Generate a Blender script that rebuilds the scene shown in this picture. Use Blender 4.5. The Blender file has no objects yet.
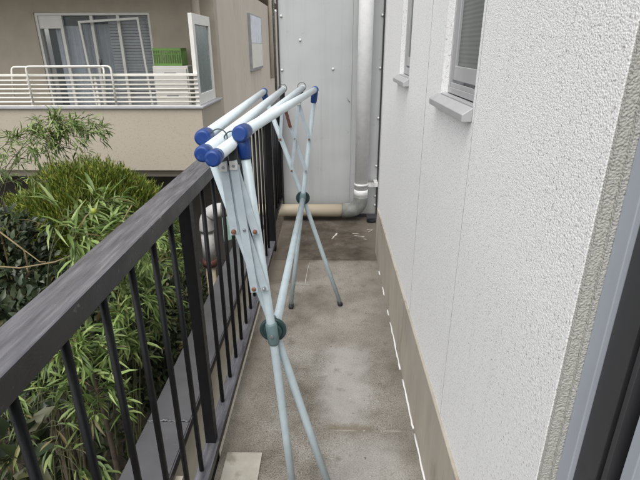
import bpy, bmesh, math, random
from mathutils import Vector, Matrix, Quaternion
random.seed(7)
C = bpy.context.scene.collection
SC = bpy.context.scene
V = Vector
# ------------------------------------------------------------------ camera
RT = V((0.9998018, 0.0195461, -0.0037905)); UP = V((-0.0038225, 0.3752770, 0.9269048)); FW = V((-0.0195398, 0.9267066, -0.3752773))
F = 478.8; CAM = V((0, 0, 1.5))
cd = bpy.data.cameras.new('camera'); cam = bpy.data.objects.new('camera', cd); C.objects.link(cam)
cd.sensor_width = 36; cd.lens = F/640*36; cd.clip_start = 0.02; cd.clip_end = 500
m = Matrix((RT, UP, -FW)).transposed().to_4x4(); m.translation = CAM
cam.matrix_world = m; SC.camera = cam
def at(px, py, y):
    """the world point seen at a photo pixel, on the plane Y = y"""
    d = RT*(px-320) + UP*(240-py) + FW*F
    return CAM + d*(y/d.y)

# ------------------------------------------------------------------ materials
def _new(name):
    m = bpy.data.materials.new(name); m.use_nodes = True
    nt = m.node_tree; b = nt.nodes['Principled BSDF']
    return m, nt, b
def N(nt, t, **k):
    n = nt.nodes.new(t)
    for a, v in k.items():
        if a in n.inputs: n.inputs[a].default_value = v
        else: setattr(n, a, v)
    return n
def ramp(nt, src, stops, out='Fac'):
    r = nt.nodes.new('ShaderNodeValToRGB'); e = r.color_ramp.elements
    while len(e) < len(stops): e.new(0.5)
    for i, (p, c) in enumerate(stops):
        e[i].position = p; e[i].color = (c, c, c, 1) if isinstance(c, (int, float)) else (*c, 1)
    nt.links.new(src, r.inputs[0]); return r.outputs[0]
def mixc(nt, fac, a, b, mode='MIX'):
    x = nt.nodes.new('ShaderNodeMix'); x.data_type = 'RGBA'; x.blend_type = mode
    for s, v in ((x.inputs[0], fac), (x.inputs[6], a), (x.inputs[7], b)):
        if isinstance(v, (int, float)): s.default_value = v
        elif isinstance(v, tuple): s.default_value = (*v, 1)
        else: nt.links.new(v, s)
    return x.outputs[2]
def coord(nt, scale=(1, 1, 1)):
    g = nt.nodes.new('ShaderNodeNewGeometry'); mp = nt.nodes.new('ShaderNodeMapping')
    mp.inputs['Scale'].default_value = scale; nt.links.new(g.outputs['Position'], mp.inputs[0]); return mp.outputs[0]
def noise(nt, co, s, det=4, rough=.55):
    n = nt.nodes.new('ShaderNodeTexNoise'); n.inputs['Scale'].default_value = s
    n.inputs['Detail'].default_value = det; n.inputs['Roughness'].default_value = rough
    nt.links.new(co, n.inputs['Vector']); return n.outputs['Fac']
def bump(nt, b, h, strength, dist, prev=None):
    n = nt.nodes.new('ShaderNodeBump'); n.inputs['Strength'].default_value = strength; n.inputs['Distance'].default_value = dist
    nt.links.new(h, n.inputs['Height'])
    if prev: nt.links.new(prev, n.inputs['Normal'])
    nt.links.new(n.outputs[0], b.inputs['Normal']); return n.outputs[0]
def simple(name, col, rough=.5, metal=0, var=.12, scale=8, bs=0, bscale=80, spec=.5, dirt=None, dscale=5, dlo=.6, stretch=(1, 1, 1), trans=0):
    m, nt, b = _new(name); co = coord(nt, stretch)
    n = noise(nt, co, scale)
    lo = tuple(c*(1-var) for c in col); hi = tuple(min(1, c*(1+var)) for c in col)
    c = ramp(nt, n, [(.3, lo), (.7, hi)])
    if dirt:
        c = mixc(nt, ramp(nt, noise(nt, co, dscale, 6, .65), [(dlo, 0), (dlo+.12, 1)]), c, dirt)
    nt.links.new(c, b.inputs['Base Color'])
    rr = ramp(nt, noise(nt, co, scale*2.3), [(.3, max(0, rough-.08)), (.7, min(1, rough+.1))])
    nt.links.new(rr, b.inputs['Roughness']); b.inputs['Metallic'].default_value = metal
    b.inputs['Specular IOR Level'].default_value = spec
    if trans: b.inputs['Transmission Weight'].default_value = trans
    if bs: bump(nt, b, noise(nt, co, bscale, 5), bs, .004)
    return m

def stucco(name, col, dark, grain, strength, speck=(.30, .42)):
    m, nt, b = _new(name); co = coord(nt)
    v = nt.nodes.new('ShaderNodeTexVoronoi'); v.inputs['Scale'].default_value = grain; nt.links.new(co, v.inputs['Vector'])
    n1 = noise(nt, co, grain*.9, 3, .6); n2 = noise(nt, co, 1.3, 4)
    c = ramp(nt, n1, [(speck[0], dark), (speck[1], col)])
    c = mixc(nt, ramp(nt, n2, [(.35, 0), (.7, .22)]), c, tuple(x*.86 for x in col))
    nt.links.new(c, b.inputs['Base Color']); b.inputs['Roughness'].default_value = .85
    b.inputs['Specular IOR Level'].default_value = .2
    p = bump(nt, b, n1, strength, .006); bump(nt, b, v.outputs['Distance'], strength*.4, .003, p)
    return m
def granular(name, col, dark, grain, strength, amt=.75):
    m, nt, b = _new(name); co = coord(nt)
    v = nt.nodes.new('ShaderNodeTexVoronoi'); v.inputs['Scale'].default_value = grain; nt.links.new(co, v.inputs['Vector'])
    v.feature = 'SMOOTH_F1'; v.inputs['Smoothness'].default_value = .35
    n1 = noise(nt, co, grain*.45, 2, .5); n2 = noise(nt, co, 1.1, 4); n3 = noise(nt, co, grain*1.6, 2, .6)
    pit = ramp(nt, n1, [(.56, 0), (.66, amt)])
    gap = ramp(nt, v.outputs['Distance'], [(.42, 0), (.62, 1)])
    f = nt.nodes.new('ShaderNodeMath'); f.operation = 'MULTIPLY'; nt.links.new(pit, f.inputs[0]); nt.links.new(gap, f.inputs[1])
    c = mixc(nt, f.outputs[0], col, dark)
    c = mixc(nt, ramp(nt, n3, [(.36, .34), (.56, 0)]), c, dark)
    c = mixc(nt, ramp(nt, n2, [(.35, 0), (.7, .20)]), c, tuple(x*.88 for x in col))
    # long faint rain streaks down the wall
    st = noise(nt, coord(nt, (1, 9, .5)), 3, 4)
    c = mixc(nt, ramp(nt, st, [(.55, 0), (.78, .10)]), c, tuple(x*.8 for x in dark))
    nt.links.new(c, b.inputs['Base Color']); b.inputs['Roughness'].default_value = .88
    b.inputs['Specular IOR Level'].default_value = .2
    inv = nt.nodes.new('ShaderNodeMath'); inv.operation = 'SUBTRACT'; inv.inputs[0].default_value = 1; nt.links.new(v.outputs['Distance'], inv.inputs[1])
    p = bump(nt, b, inv.outputs[0], strength, .0030); bump(nt, b, n1, strength*.6, .0035, p)
    return m
M = {}
M['stucco'] = granular('white_stucco', (.86, .86, .85), (.36, .35, .33), 330, .36, .9)
M['stucco_raw'] = granular('weathered_stucco', (.44, .435, .40), (.26, .25, .21), 300, .6, .8)
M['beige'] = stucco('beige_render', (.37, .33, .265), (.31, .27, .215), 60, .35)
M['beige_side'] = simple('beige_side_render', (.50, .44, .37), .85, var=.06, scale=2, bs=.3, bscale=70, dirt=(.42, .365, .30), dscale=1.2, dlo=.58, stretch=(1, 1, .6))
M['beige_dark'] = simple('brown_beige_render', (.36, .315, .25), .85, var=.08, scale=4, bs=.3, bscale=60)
M['garden_face'] = simple('cream_block_face', (.55, .50, .40), .85, var=.1, scale=6, bs=.3, bscale=60, dirt=(.30, .26, .2), dscale=4, dlo=.6)
M['plinth'] = simple('cement_plinth', (.37, .335, .28), .85, var=.15, scale=6, bs=.25, bscale=120, dirt=(.25, .20, .145), dscale=3.5, dlo=.52, stretch=(1, 1, .3))
M['black'] = simple('black_powder_coat', (.004, .004, .005), .42, var=.25, scale=30, bs=.15, bscale=300, spec=.28, dirt=(.03, .029, .028), dscale=40, dlo=.70)
def railmat():
    m, nt, b = _new('weathered_sheen_rail'); L = nt.links.new
    co = coord(nt, (14, 1.1, 1)); co2 = coord(nt)
    worn_sheen = ramp(nt, noise(nt, co, 6, 7, .65), [(.30, (.040, .040, .046)), (.52, (.090, .090, .101)), (.75, (.17, .168, .182))])
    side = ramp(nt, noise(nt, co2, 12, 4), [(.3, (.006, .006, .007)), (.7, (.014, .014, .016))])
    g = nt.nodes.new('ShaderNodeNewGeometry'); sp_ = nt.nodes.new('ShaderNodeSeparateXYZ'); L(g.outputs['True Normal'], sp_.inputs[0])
    c = mixc(nt, ramp(nt, sp_.outputs[2], [(.5, 0), (.9, 1)]), side, worn_sheen)  # upward faces lighter: sky sheen put into the colour along with the wear
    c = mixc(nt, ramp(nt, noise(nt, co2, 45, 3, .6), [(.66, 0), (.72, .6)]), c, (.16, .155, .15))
    L(c, b.inputs['Base Color']); L(ramp(nt, noise(nt, co, 9, 5), [(.3, .22), (.7, .45)]), b.inputs['Roughness'])
    bump(nt, b, noise(nt, co2, 160, 4), .12, .003); return m
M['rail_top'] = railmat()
M['coping'] = simple('dark_grey_coping', (.075, .075, .080), .36, var=.16, scale=5, bs=.1, bscale=60, dirt=(.13, .127, .125), dscale=22, dlo=.62)
M['coping_edge'] = simple('coping_edge', (.05, .05, .055), .5)
M['panel'] = simple('grey_painted_sheet', (.36, .37, .37), .55, var=.05, scale=2.2, bs=.03, bscale=10, dirt=(.315, .32, .315), dscale=1.6, dlo=.55, stretch=(1, 1, .35))
def panelmat():
    m, nt, b = _new('grey_painted_sheet'); L = nt.links.new; co = coord(nt); cs = coord(nt, (16, 16, .55))
    c = ramp(nt, noise(nt, co, 1.6, 5), [(.3, (.335, .345, .345)), (.7, (.385, .395, .39))])
    c = mixc(nt, ramp(nt, noise(nt, cs, 1.2, 5, .6), [(.5, 0), (.75, .5)]), c, (.27, .272, .262))
    c = mixc(nt, ramp(nt, noise(nt, co, 9, 6, .7), [(.62, 0), (.72, .45)]), c, (.24, .235, .215))
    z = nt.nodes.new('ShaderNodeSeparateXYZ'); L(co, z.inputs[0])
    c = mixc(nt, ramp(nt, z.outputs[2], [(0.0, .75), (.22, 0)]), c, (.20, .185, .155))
    L(c, b.inputs['Base Color']); L(ramp(nt, noise(nt, co, 5, 4), [(.3, .42), (.7, .62)]), b.inputs['Roughness'])
    p = bump(nt, b, noise(nt, co, 2.2, 2), .35, .03); bump(nt, b, noise(nt, co, 60, 3), .08, .002, p); return m
M['panel'] = panelmat()
M['panel_edge'] = simple('black_sealant', (.02, .02, .02), .7)
M['screw'] = simple('pale_screw_cover', (.55, .55, .54), .4)
M['pipe_white'] = simple('white_painted_pipe', (.70, .70, .69), .9, var=.05, scale=20, bs=.5, bscale=120, dirt=(.52, .52, .50), dscale=7, dlo=.62)
M['pipe_worn'] = simple('weathered_grey_pipe', (.36, .355, .345), .6, var=.12, scale=9, dirt=(.22, .20, .17), dscale=9, dlo=.55)
M['pipe_grey'] = simple('grey_pvc', (.15, .155, .14), .8, var=.3, scale=14, bs=.1, bscale=90, dirt=(.42, .42, .40), dscale=14, dlo=.60)
M['pipe_beige'] = simple('beige_pvc', (.36, .31, .225), .5, var=.1, scale=5, dirt=(.34, .29, .22), dscale=5, dlo=.58, stretch=(.4, 1, 2))
M['galv'] = simple('galvanised_steel', (.58, .58, .56), .5, .25, var=.2, scale=30, dirt=(.25, .17, .1), dscale=30, dlo=.68)
M['alu'] = simple('aluminium', (.44, .44, .445), .42, .35, var=.06, scale=8, stretch=(1, 1, .2))
M['alu_blue'] = simple('satin_aluminium', (.36, .385, .43), .5, .1, var=.08, scale=9, stretch=(1, 1, .15), dirt=(.5, .5, .5), dscale=30, dlo=.68)
M['frame_dark'] = simple('dark_bronze_frame', (.050, .050, .053), .45, .2, var=.1)
M['paint_blue'] = simple('pale_blue_enamel', (.41, .485, .515), .42, var=.08, scale=20, dirt=(.20, .19, .17), dscale=42, dlo=.66)
M['paint_white'] = simple('white_enamel_tube', (.57, .635, .665), .38, var=.05, scale=20, dirt=(.34, .36, .36), dscale=46, dlo=.66)
M['paint_link'] = simple('worn_pale_enamel', (.38, .44, .48), .45, var=.1, scale=30, dirt=(.30, .22, .15), dscale=30, dlo=.64)
M['rust'] = simple('rusty_rivet', (.16, .07, .035), .8, var=.4, scale=200)
M['rust_bar'] = simple('rust_brown_strap', (.09, .03, .02), .7, var=.4, scale=60)
M['rivet'] = simple('steel_rivet', (.30, .31, .33), .4, .7)
M['blue'] = simple('blue_plastic', (.005, .036, .175), .42, var=.12, scale=30, dirt=(.05, .10, .26), dscale=38, dlo=.58)
M['blue_light'] = simple('faded_blue_plastic', (.09, .15, .30), .45, var=.15, scale=30)
M['teal'] = simple('dark_teal_plastic', (.014, .036, .036), .45, var=.2, scale=30, dirt=(.10, .14, .14), dscale=60, dlo=.66)
M['teal_grey'] = simple('faded_teal_plastic', (.11, .165, .17), .48, var=.15, scale=30)
M['rubber'] = simple('black_rubber', (.018, .018, .02), .6)
M['wire'] = simple('dark_green_wire', (.03, .045, .045), .4)
M['cream_paint'] = simple('cream_enamel', (.66, .635, .57), .45, var=.04)
M['white_frame'] = simple('white_window_frame', (.63, .62, .575), .45, var=.04)
M['sill_grey'] = simple('grey_metal_coping', (.33, .34, .35), .45, .2, var=.08)
M['green'] = simple('green_plastic', (.13, .26, .05), .45, var=.1)
M['mint'] = simple('mint_plastic', (.50, .70, .60), .4, var=.15, scale=12)
M['appliance'] = simple('off_white_plastic', (.58, .56, .515), .5, var=.04)
M['grey_plastic'] = simple('grey_plastic', (.25, .25, .25), .5)
M['curtain'] = None
M['leafdark'] = None

def fabric(name, col, fold, trans=.0):
    m, nt, b = _new(name); co = coord(nt)
    c = ramp(nt, noise(nt, co, 14, 5), [(.3, tuple(x*.85 for x in col)), (.7, col)])
    nt.links.new(c, b.inputs['Base Color']); b.inputs['Roughness'].default_value = .9
    return m
M['curtain'] = fabric('lace_curtain', (.78, .82, .88), 10)
M['blind'] = fabric('grey_blind', (.62, .63, .64), 10)
def glass(name, tint, rough, alpha):
    m, nt, b = _new(name); b.inputs['Base Color'].default_value = (*tint, 1)
    b.inputs['Roughness'].default_value = rough; b.inputs['Alpha'].default_value = alpha
    b.inputs['Specular IOR Level'].default_value = .6
    return m
M['glass'] = glass('window_glass', (.25, .28, .29), .06, .22)
M['frosted'] = simple('frosted_glass', (.12, .165, .155), .28, var=.14, scale=5, spec=.8, stretch=(1, 1, .5))
def blind_glass():
    m, nt, b = _new('ribbed_obscured_glass'); co = coord(nt)
    w = nt.nodes.new('ShaderNodeTexWave'); w.bands_direction = 'Z'; w.inputs['Scale'].default_value = 26; w.inputs['Distortion'].default_value = .4
    nt.links.new(co, w.inputs['Vector'])
    c = ramp(nt, w.outputs['Fac'], [(.0, (.085, .098, .090)), (1, (.115, .128, .118))])
    nt.links.new(c, b.inputs['Base Color']); b.inputs['Roughness'].default_value = .3
    bump(nt, b, w.outputs['Fac'], .2, .003); return m
M['ribbed'] = blind_glass()

def floor_mat():
    m, nt, b = _new('stained_concrete'); co = coord(nt)
    L = nt.links.new
    base = ramp(nt, noise(nt, co, 3.2, 8, .66), [(.32, (.120, .106, .086)), (.5, (.225, .208, .180)), (.68, (.315, .298, .268))])
    grain = noise(nt, co, 170, 3, .7)
    base = mixc(nt, 1.0, base, ramp(nt, grain, [(.34, .42), (.60, 1.22)]), 'MULTIPLY')
    sep = nt.nodes.new('ShaderNodeSeparateXYZ'); 
    # warped coordinates so stain outlines are ragged
    nz = nt.nodes.new('ShaderNodeTexNoise'); nz.inputs['Scale'].default_value = 7; nz.inputs['Detail'].default_value = 5; L(co, nz.inputs['Vector'])
    sub = N(nt, 'ShaderNodeVectorMath', operation='SUBTRACT'); L(nz.outputs['Color'], sub.inputs[0]); sub.inputs[1].default_value = (.5, .5, .5)
    sc = N(nt, 'ShaderNodeVectorMath', operation='SCALE'); L(sub.outputs[0], sc.inputs[0]); sc.inputs['Scale'].default_value = .22
    ad = N(nt, 'ShaderNodeVectorMath', operation='ADD'); L(co, ad.inputs[0]); L(sc.outputs[0], ad.inputs[1]); L(ad.outputs[0], sep.inputs[0])
    def mr(src, a, bb, lo=0., hi=1.):
        n = nt.nodes.new('ShaderNodeMapRange'); n.interpolation_type = 'SMOOTHSTEP'
        L(src, n.inputs[0]); n.inputs[1].default_value = a; n.inputs[2].default_value = bb; n.inputs[3].default_value = lo; n.inputs[4].default_value = hi; return n.outputs[0]
    def mul(a, b_):
        n = nt.nodes.new('ShaderNodeMath'); n.operation = 'MULTIPLY'; 
        for s, v in ((n.inputs[0], a), (n.inputs[1], b_)):
            if isinstance(v, (int, float)): s.default_value = v
            else: L(v, s)
        return n.outputs[0]
    X, Y_ = sep.outputs[0], sep.outputs[1]
    def rect(x0, x1, y0, y1, s=.05):
        return mul(mul(mr(X, x0-s, x0+s), mr(X, x1-s, x1+s, 1, 0)), mul(mr(Y_, y0-s, y0+s), mr(Y_, y1-s, y1+s, 1, 0)))
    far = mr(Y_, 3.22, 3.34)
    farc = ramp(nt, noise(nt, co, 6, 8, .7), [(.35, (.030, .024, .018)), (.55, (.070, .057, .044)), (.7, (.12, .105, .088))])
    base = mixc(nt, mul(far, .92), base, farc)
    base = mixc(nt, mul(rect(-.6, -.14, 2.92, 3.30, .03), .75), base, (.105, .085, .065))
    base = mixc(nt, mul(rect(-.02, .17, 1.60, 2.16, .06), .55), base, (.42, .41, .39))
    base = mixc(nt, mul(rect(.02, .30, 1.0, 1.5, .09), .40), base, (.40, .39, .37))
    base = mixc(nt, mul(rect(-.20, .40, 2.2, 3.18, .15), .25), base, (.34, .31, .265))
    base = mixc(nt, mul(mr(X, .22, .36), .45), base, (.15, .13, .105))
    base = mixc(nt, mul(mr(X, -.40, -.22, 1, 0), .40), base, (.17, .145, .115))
    # damp mark and trowel seam across the floor
    base = mixc(nt, mul(rect(-.02, .20, 1.555, 1.60, .02), .6), base, (.16, .13, .09))
    sr = nt.nodes.new('ShaderNodeSeparateXYZ'); L(co, sr.inputs[0]); X, Y_ = sr.outputs[0], sr.outputs[1]
    seam = mul(rect(-.5, .5, 1.566, 1.572, .004), ramp(nt, noise(nt, co, 9, 4), [(.45, 0), (.6, .55)]))
    base = mixc(nt, seam, base, (.40, .38, .34))
    base = mixc(nt, mul(rect(-.5, .5, 3.30, 3.312, .004), .7), base, (.05, .04, .03))
    blot = ramp(nt, noise(nt, co, 11, 6, .7), [(.56, 0), (.70, .55)])
    base = mixc(nt, blot, base, (.10, .083, .062))
    dots = ramp(nt, noise(nt, co, 60, 2, .5), [(.70, 0), (.74, .8)])
    base = mixc(nt, dots, base, (.07, .06, .05))
    L(base, b.inputs['Base Color']); b.inputs['Roughness'].default_value = .95; b.inputs['Specular IOR Level'].default_value = .12
    p = bump(nt, b, grain, .5, .003); bump(nt, b, noise(nt, co, 14, 5), .3, .01, p)
    return m
M['floor'] = floor_mat()
M['soil'] = simple('dark_soil', (.040, .030, .020), .95, var=.4, scale=10, bs=1, bscale=30, dirt=(.09, .065, .04), dscale=30, dlo=.55)
M['tile'] = simple('pale_cement_tile', (.33, .31, .265), .8, var=.12, scale=14, bs=.2, bscale=120, dirt=(.21, .19, .155), dscale=9, dlo=.50)
M['chalk'] = simple('white_paint_splash', (.40, .385, .35), .8, var=.1, scale=40)

def leafmat(name, c1, c2, c3, rough=.45, trans=.25, sc=3):
    m, nt, b = _new(name); L = nt.links.new
    g = nt.nodes.new('ShaderNodeNewGeometry'); 
    c = ramp(nt, g.outputs['Random Per Island'], [(0, c1), (.5, c2), (.93, c3), (.97, (.16, .12, .05))])
    n = noise(nt, coord(nt), sc, 3)
    c = mixc(nt, ramp(nt, n, [(.4, 0), (.7, .5)]), c, c1)
    L(c, b.inputs['Base Color']); b.inputs['Roughness'].default_value = rough; b.inputs['Specular IOR Level'].default_value = .4
    tr = nt.nodes.new('ShaderNodeBsdfTranslucent'); mx = nt.nodes.new('ShaderNodeMixShader'); mx.inputs[0].default_value = trans
    L(c, tr.inputs[0]); L(b.outputs[0], mx.inputs[1]); L(tr.outputs[0], mx.inputs[2]); L(mx.outputs[0], nt.nodes['Material Output'].inputs[0])
    return m
M['bamboo'] = leafmat('bamboo_leaf', (.05, .09, .020), (.15, .225, .052), (.32, .40, .15))
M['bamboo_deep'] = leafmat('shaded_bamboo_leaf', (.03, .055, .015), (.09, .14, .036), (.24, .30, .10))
M['conifer'] = leafmat('conifer_needle', (.030, .065, .006), (.13, .185, .014), (.27, .27, .04), .6, .2, 4)
M['camellia'] = leafmat('dark_glossy_leaf', (.012, .021, .009), (.030, .046, .020), (.08, .10, .05), .36, .1)
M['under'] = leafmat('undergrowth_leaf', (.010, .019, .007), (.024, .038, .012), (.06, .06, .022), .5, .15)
M['stem'] = simple('bamboo_stem', (.07, .075, .03), .5, var=.3, scale=20)
M['twig'] = simple('pale_dry_stem', (.17, .13, .065), .7, var=.2, scale=20)
M['bark'] = simple('brown_bark', (.06, .045, .032), .9, var=.35, scale=25, bs=.6, bscale=60)
M['fruit'] = simple('yellow_green_fruit', (.25, .29, .03), .5)

# ------------------------------------------------------------------ mesh builder
class MB:
    def __init__(s): s.v = []; s.f = []; s.sm = []; s.mi = []
    def add(s, vs, fs, smooth=False, mi=0):
        o = len(s.v); s.v += [tuple(v) for v in vs]
        for f in fs: s.f.append(tuple(i+o for i in f)); s.sm.append(smooth); s.mi.append(mi)
        return s
    def box(s, x0, x1, y0, y1, z0, z1, mi=0):
        vs = [(x, y, z) for z in (z0, z1) for y in (y0, y1) for x in (x0, x1)]
        return s.add(vs, [(0, 2, 3, 1), (4, 5, 7, 6), (0, 1, 5, 4), (2, 6, 7, 3), (0, 4, 6, 2), (1, 3, 7, 5)], mi=mi)
    def obox(s, a, b, w, t, side=None):
        """flat bar from a to b: width w along side, thickness t"""
        a, b = V(a), V(b); d = (b-a).normalized()
        sd = V(side) if side else V((0, 1, 0)); n = d.cross(sd).normalized(); sd = n.cross(d).normalized()
        vs = [p+sd*i*w/2+n*j*t/2 for p in (a, b) for i, j in ((-1, -1), (1, -1), (1, 1), (-1, 1))]
        return s.add(vs, [(0, 3, 2, 1), (4, 5, 6, 7), (0, 1, 5, 4), (1, 2, 6, 5), (2, 3, 7, 6), (3, 0, 4, 7)])
    def tube(s, pts, r, n=12, caps=True, closed=False, mi=0):
        pts = [V(p) for p in pts]; K = len(pts)
        rs = r if isinstance(r, (list, tuple)) else [r]*K
        vs = []; prev = None
        for i, p in enumerate(pts):
            if closed: d = pts[(i+1) % K]-pts[i-1]
            else: d = pts[min(i+1, K-1)]-pts[max(i-1, 0)]
            if d.length < 1e-9: d = V((0, 0, 1))
            d.normalize()
            if prev is None:
                u = d.cross(V((0, 0, 1)));  u = d.cross(V((1, 0, 0))) if u.length < .1 else u
            else: u = prev - d*prev.dot(d)
            u.normalize(); prev = u; w = d.cross(u)
            vs += [p+(u*math.cos(2*math.pi*k/n)+w*math.sin(2*math.pi*k/n))*rs[i] for k in range(n)]
        fs = [(i*n+k, i*n+(k+1) % n, ((i+1) % K)*n+(k+1) % n, ((i+1) % K)*n+k) for i in range(K if closed else K-1) for k in range(n)]
        s.add(vs, fs, True, mi)
        if caps and not closed:
            o = len(s.v)-len(vs)
            s.f.append(tuple(o+k for k in range(n))[::-1]); s.sm.append(False); s.mi.append(mi)
            s.f.append(tuple(o+(K-1)*n+k for k in range(n))); s.sm.append(False); s.mi.append(mi)
        return s
    def build(s, name, mat, parent=None, bevel=0, seg=2):
        me = bpy.data.meshes.new(name); me.from_pydata(s.v, [], s.f); me.update()
        me.polygons.foreach_set('use_smooth', s.sm)
        mats = mat if isinstance(mat, (list, tuple)) else [mat]
        for x in mats: me.materials.append(x)
        if len(mats) > 1: me.polygons.foreach_set('material_index', s.mi)
        o = bpy.data.objects.new(name, me); C.objects.link(o)
        if parent: o.parent = parent
        if bevel:
            b = o.modifiers.new('bevel', 'BEVEL'); b.width = bevel; b.segments = seg; b.limit_method = 'ANGLE'; b.angle_limit = math.radians(50)
        if parent: o.matrix_parent_inverse = Matrix.Translation(-root_of(parent))
        return o
def root_of(p):
    return p.location.copy() if p.parent is None else V((0, 0, 0))
def box(*a): return MB().box(*a)
def tube(*a, **k): return MB().tube(*a, **k)
def tag(o, label, cat, group=None):
    o['label'] = label; o['category'] = cat
    if group: o['group'] = group
    return o
def thing(name, label, cat, loc=(0, 0, 0), group=None):
    o = bpy.data.objects.new(name, None); C.objects.link(o); o.location = loc; o.empty_display_size = .1
    return tag(o, label, cat, group)
def struct(o): o['kind'] = 'structure'; return o
def bez(a, b, c, n=10):
    a, b, c = V(a), V(b), V(c)
    return [a*(1-t)**2+b*2*t*(1-t)+c*t*t for t in [i/n for i in range(n+1)]]
def roundcap(p0, p1, r, n=14):
    """cylinder from p0 to p1 with a domed end at p0"""
    p0, p1 = V(p0), V(p1); d = (p1-p0).normalized()
    return tube([p0, p0+d*r*.03, p0+d*r*.14, p0+d*r*.36, p1], [r*.70, r*.84, r*.96, r, r], n)

# ------------------------------------------------------------------ ground and balcony floor
struct(box(-60, 60, -10, 90, -2.35, -2.2).build('ground', M['soil']))
fl = MB().box(-.428, .56, -2.2, 4.34, -.22, 0)
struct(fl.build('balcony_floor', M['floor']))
tag(box(-.402, -.263, 1.02, 1.44, .002, .007).build('floor_tile', M['tile'], bevel=.0015), 'pale cement tile lying flat at the balcony edge below the dark post', 'tile')
# white paint splashes on the floor
spt = thing('paint_splash', 'thin white paint drips dried on the concrete floor', 'paint marks', (0, 2.5, 0))
def dash(a, b, w):
    a = V(a); b = V(b); d = (b-a).normalized(); n = V((-d.y, d.x, 0))*w; K = 7
    vs = []
    for i in range(K):
        p = a.lerp(b, i/(K-1))+n*random.uniform(-.5, .5); k = random.uniform(.4, 1.1)*(.4 if i in (0, K-1) else 1)
        vs += [(p-n*k), (p+n*k)]
    MB().add([(v.x, v.y, .003) for v in vs], [(2*i, 2*i+2, 2*i+3, 2*i+1) for i in range(K-1)]).build('drip', M['chalk'], spt)
dash((-.34, 2.90, 0), (-.13, 2.89, 0), .004); dash((-.165, 2.90, 0), (-.150, 3.25, 0), .003)
for i in range(7):
    x = random.uniform(.16, .36); y = random.uniform(3.72, 3.95); dash((x, y, 0), (x+random.uniform(.02, .09), y+random.uniform(-.05, .05), 0), random.uniform(.003, .008))
dash((.02, 3.72, 0), (.07, 3.86, 0), .008)
for i in range(4):
    x = random.uniform(-.3, .3); y = random.uniform(1.2, 2.8); dash((x, y, 0), (x+.008, y+.004, 0), .003)
for i, (p, c) in enumerate([]): pass

# ------------------------------------------------------------------ own house: white wall, plinth, windows, door frame
house = thing('house', 'white speckled stucco house wall with two narrow windows and cement plinth', 'house', (.45, 1.5, 0))
XW = .37; YE = 3.47; Y0 = .640; ZT = 3.3
W2 = (1.285, 1.672, 1.345, 2.35); W1 = (2.372, 2.70, 1.352, 2.35)
wall = MB(); T = .16
wall.box(XW, XW+T, Y0, W2[0], .365, ZT)
for a, b in ((W2[1], W1[0]), (W1[1], YE)): wall.box(XW, XW+T, a, b, .365, ZT)
for w in (W2, W1): wall.box(XW, XW+T, w[0], w[1], .365, w[2]); wall.box(XW, XW+T, w[0], w[1], w[3], ZT)
wo = wall.build('wall', M['stucco'], house)
# control joints (thin sunk sealant lines, 1 mm proud so they never share a plane)
for y in (1.92, 1.262):
    box(XW-.001, XW+.002, y-(.0014 if y > 1.5 else .0006), y+(.0014 if y > 1.5 else .0006), .366, ZT).build('control_joint', simple('joint_grey', (.36, .36, .36), .8) if y == 1.92 else bpy.data.materials['joint_grey'], house)
box(XW-.010, XW+T, -1.9, YE-.012, -.2, .365).build('plinth', M['plinth'], house, bevel=.003)
# pale sealant bead along the plinth foot, broken here and there
for a, b in ((.9, 1.55), (1.58, 1.9), (1.98, 2.42), (2.5, 2.56), (2.75, 2.86), (3.05, 3.1)):
    pts = [(XW-.013+random.uniform(-.002, .002), a+(b-a)*i/12, .003) for i in range(13)]
    MB().tube(pts, [random.uniform(.003, .0052) for _ in pts], 6).build('sealant_bead', M['pipe_white'], house)
box(XW-.006, XW+T, YE, YE+.02, .32, ZT).build('corner_trim', M['alu'], house)
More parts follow.
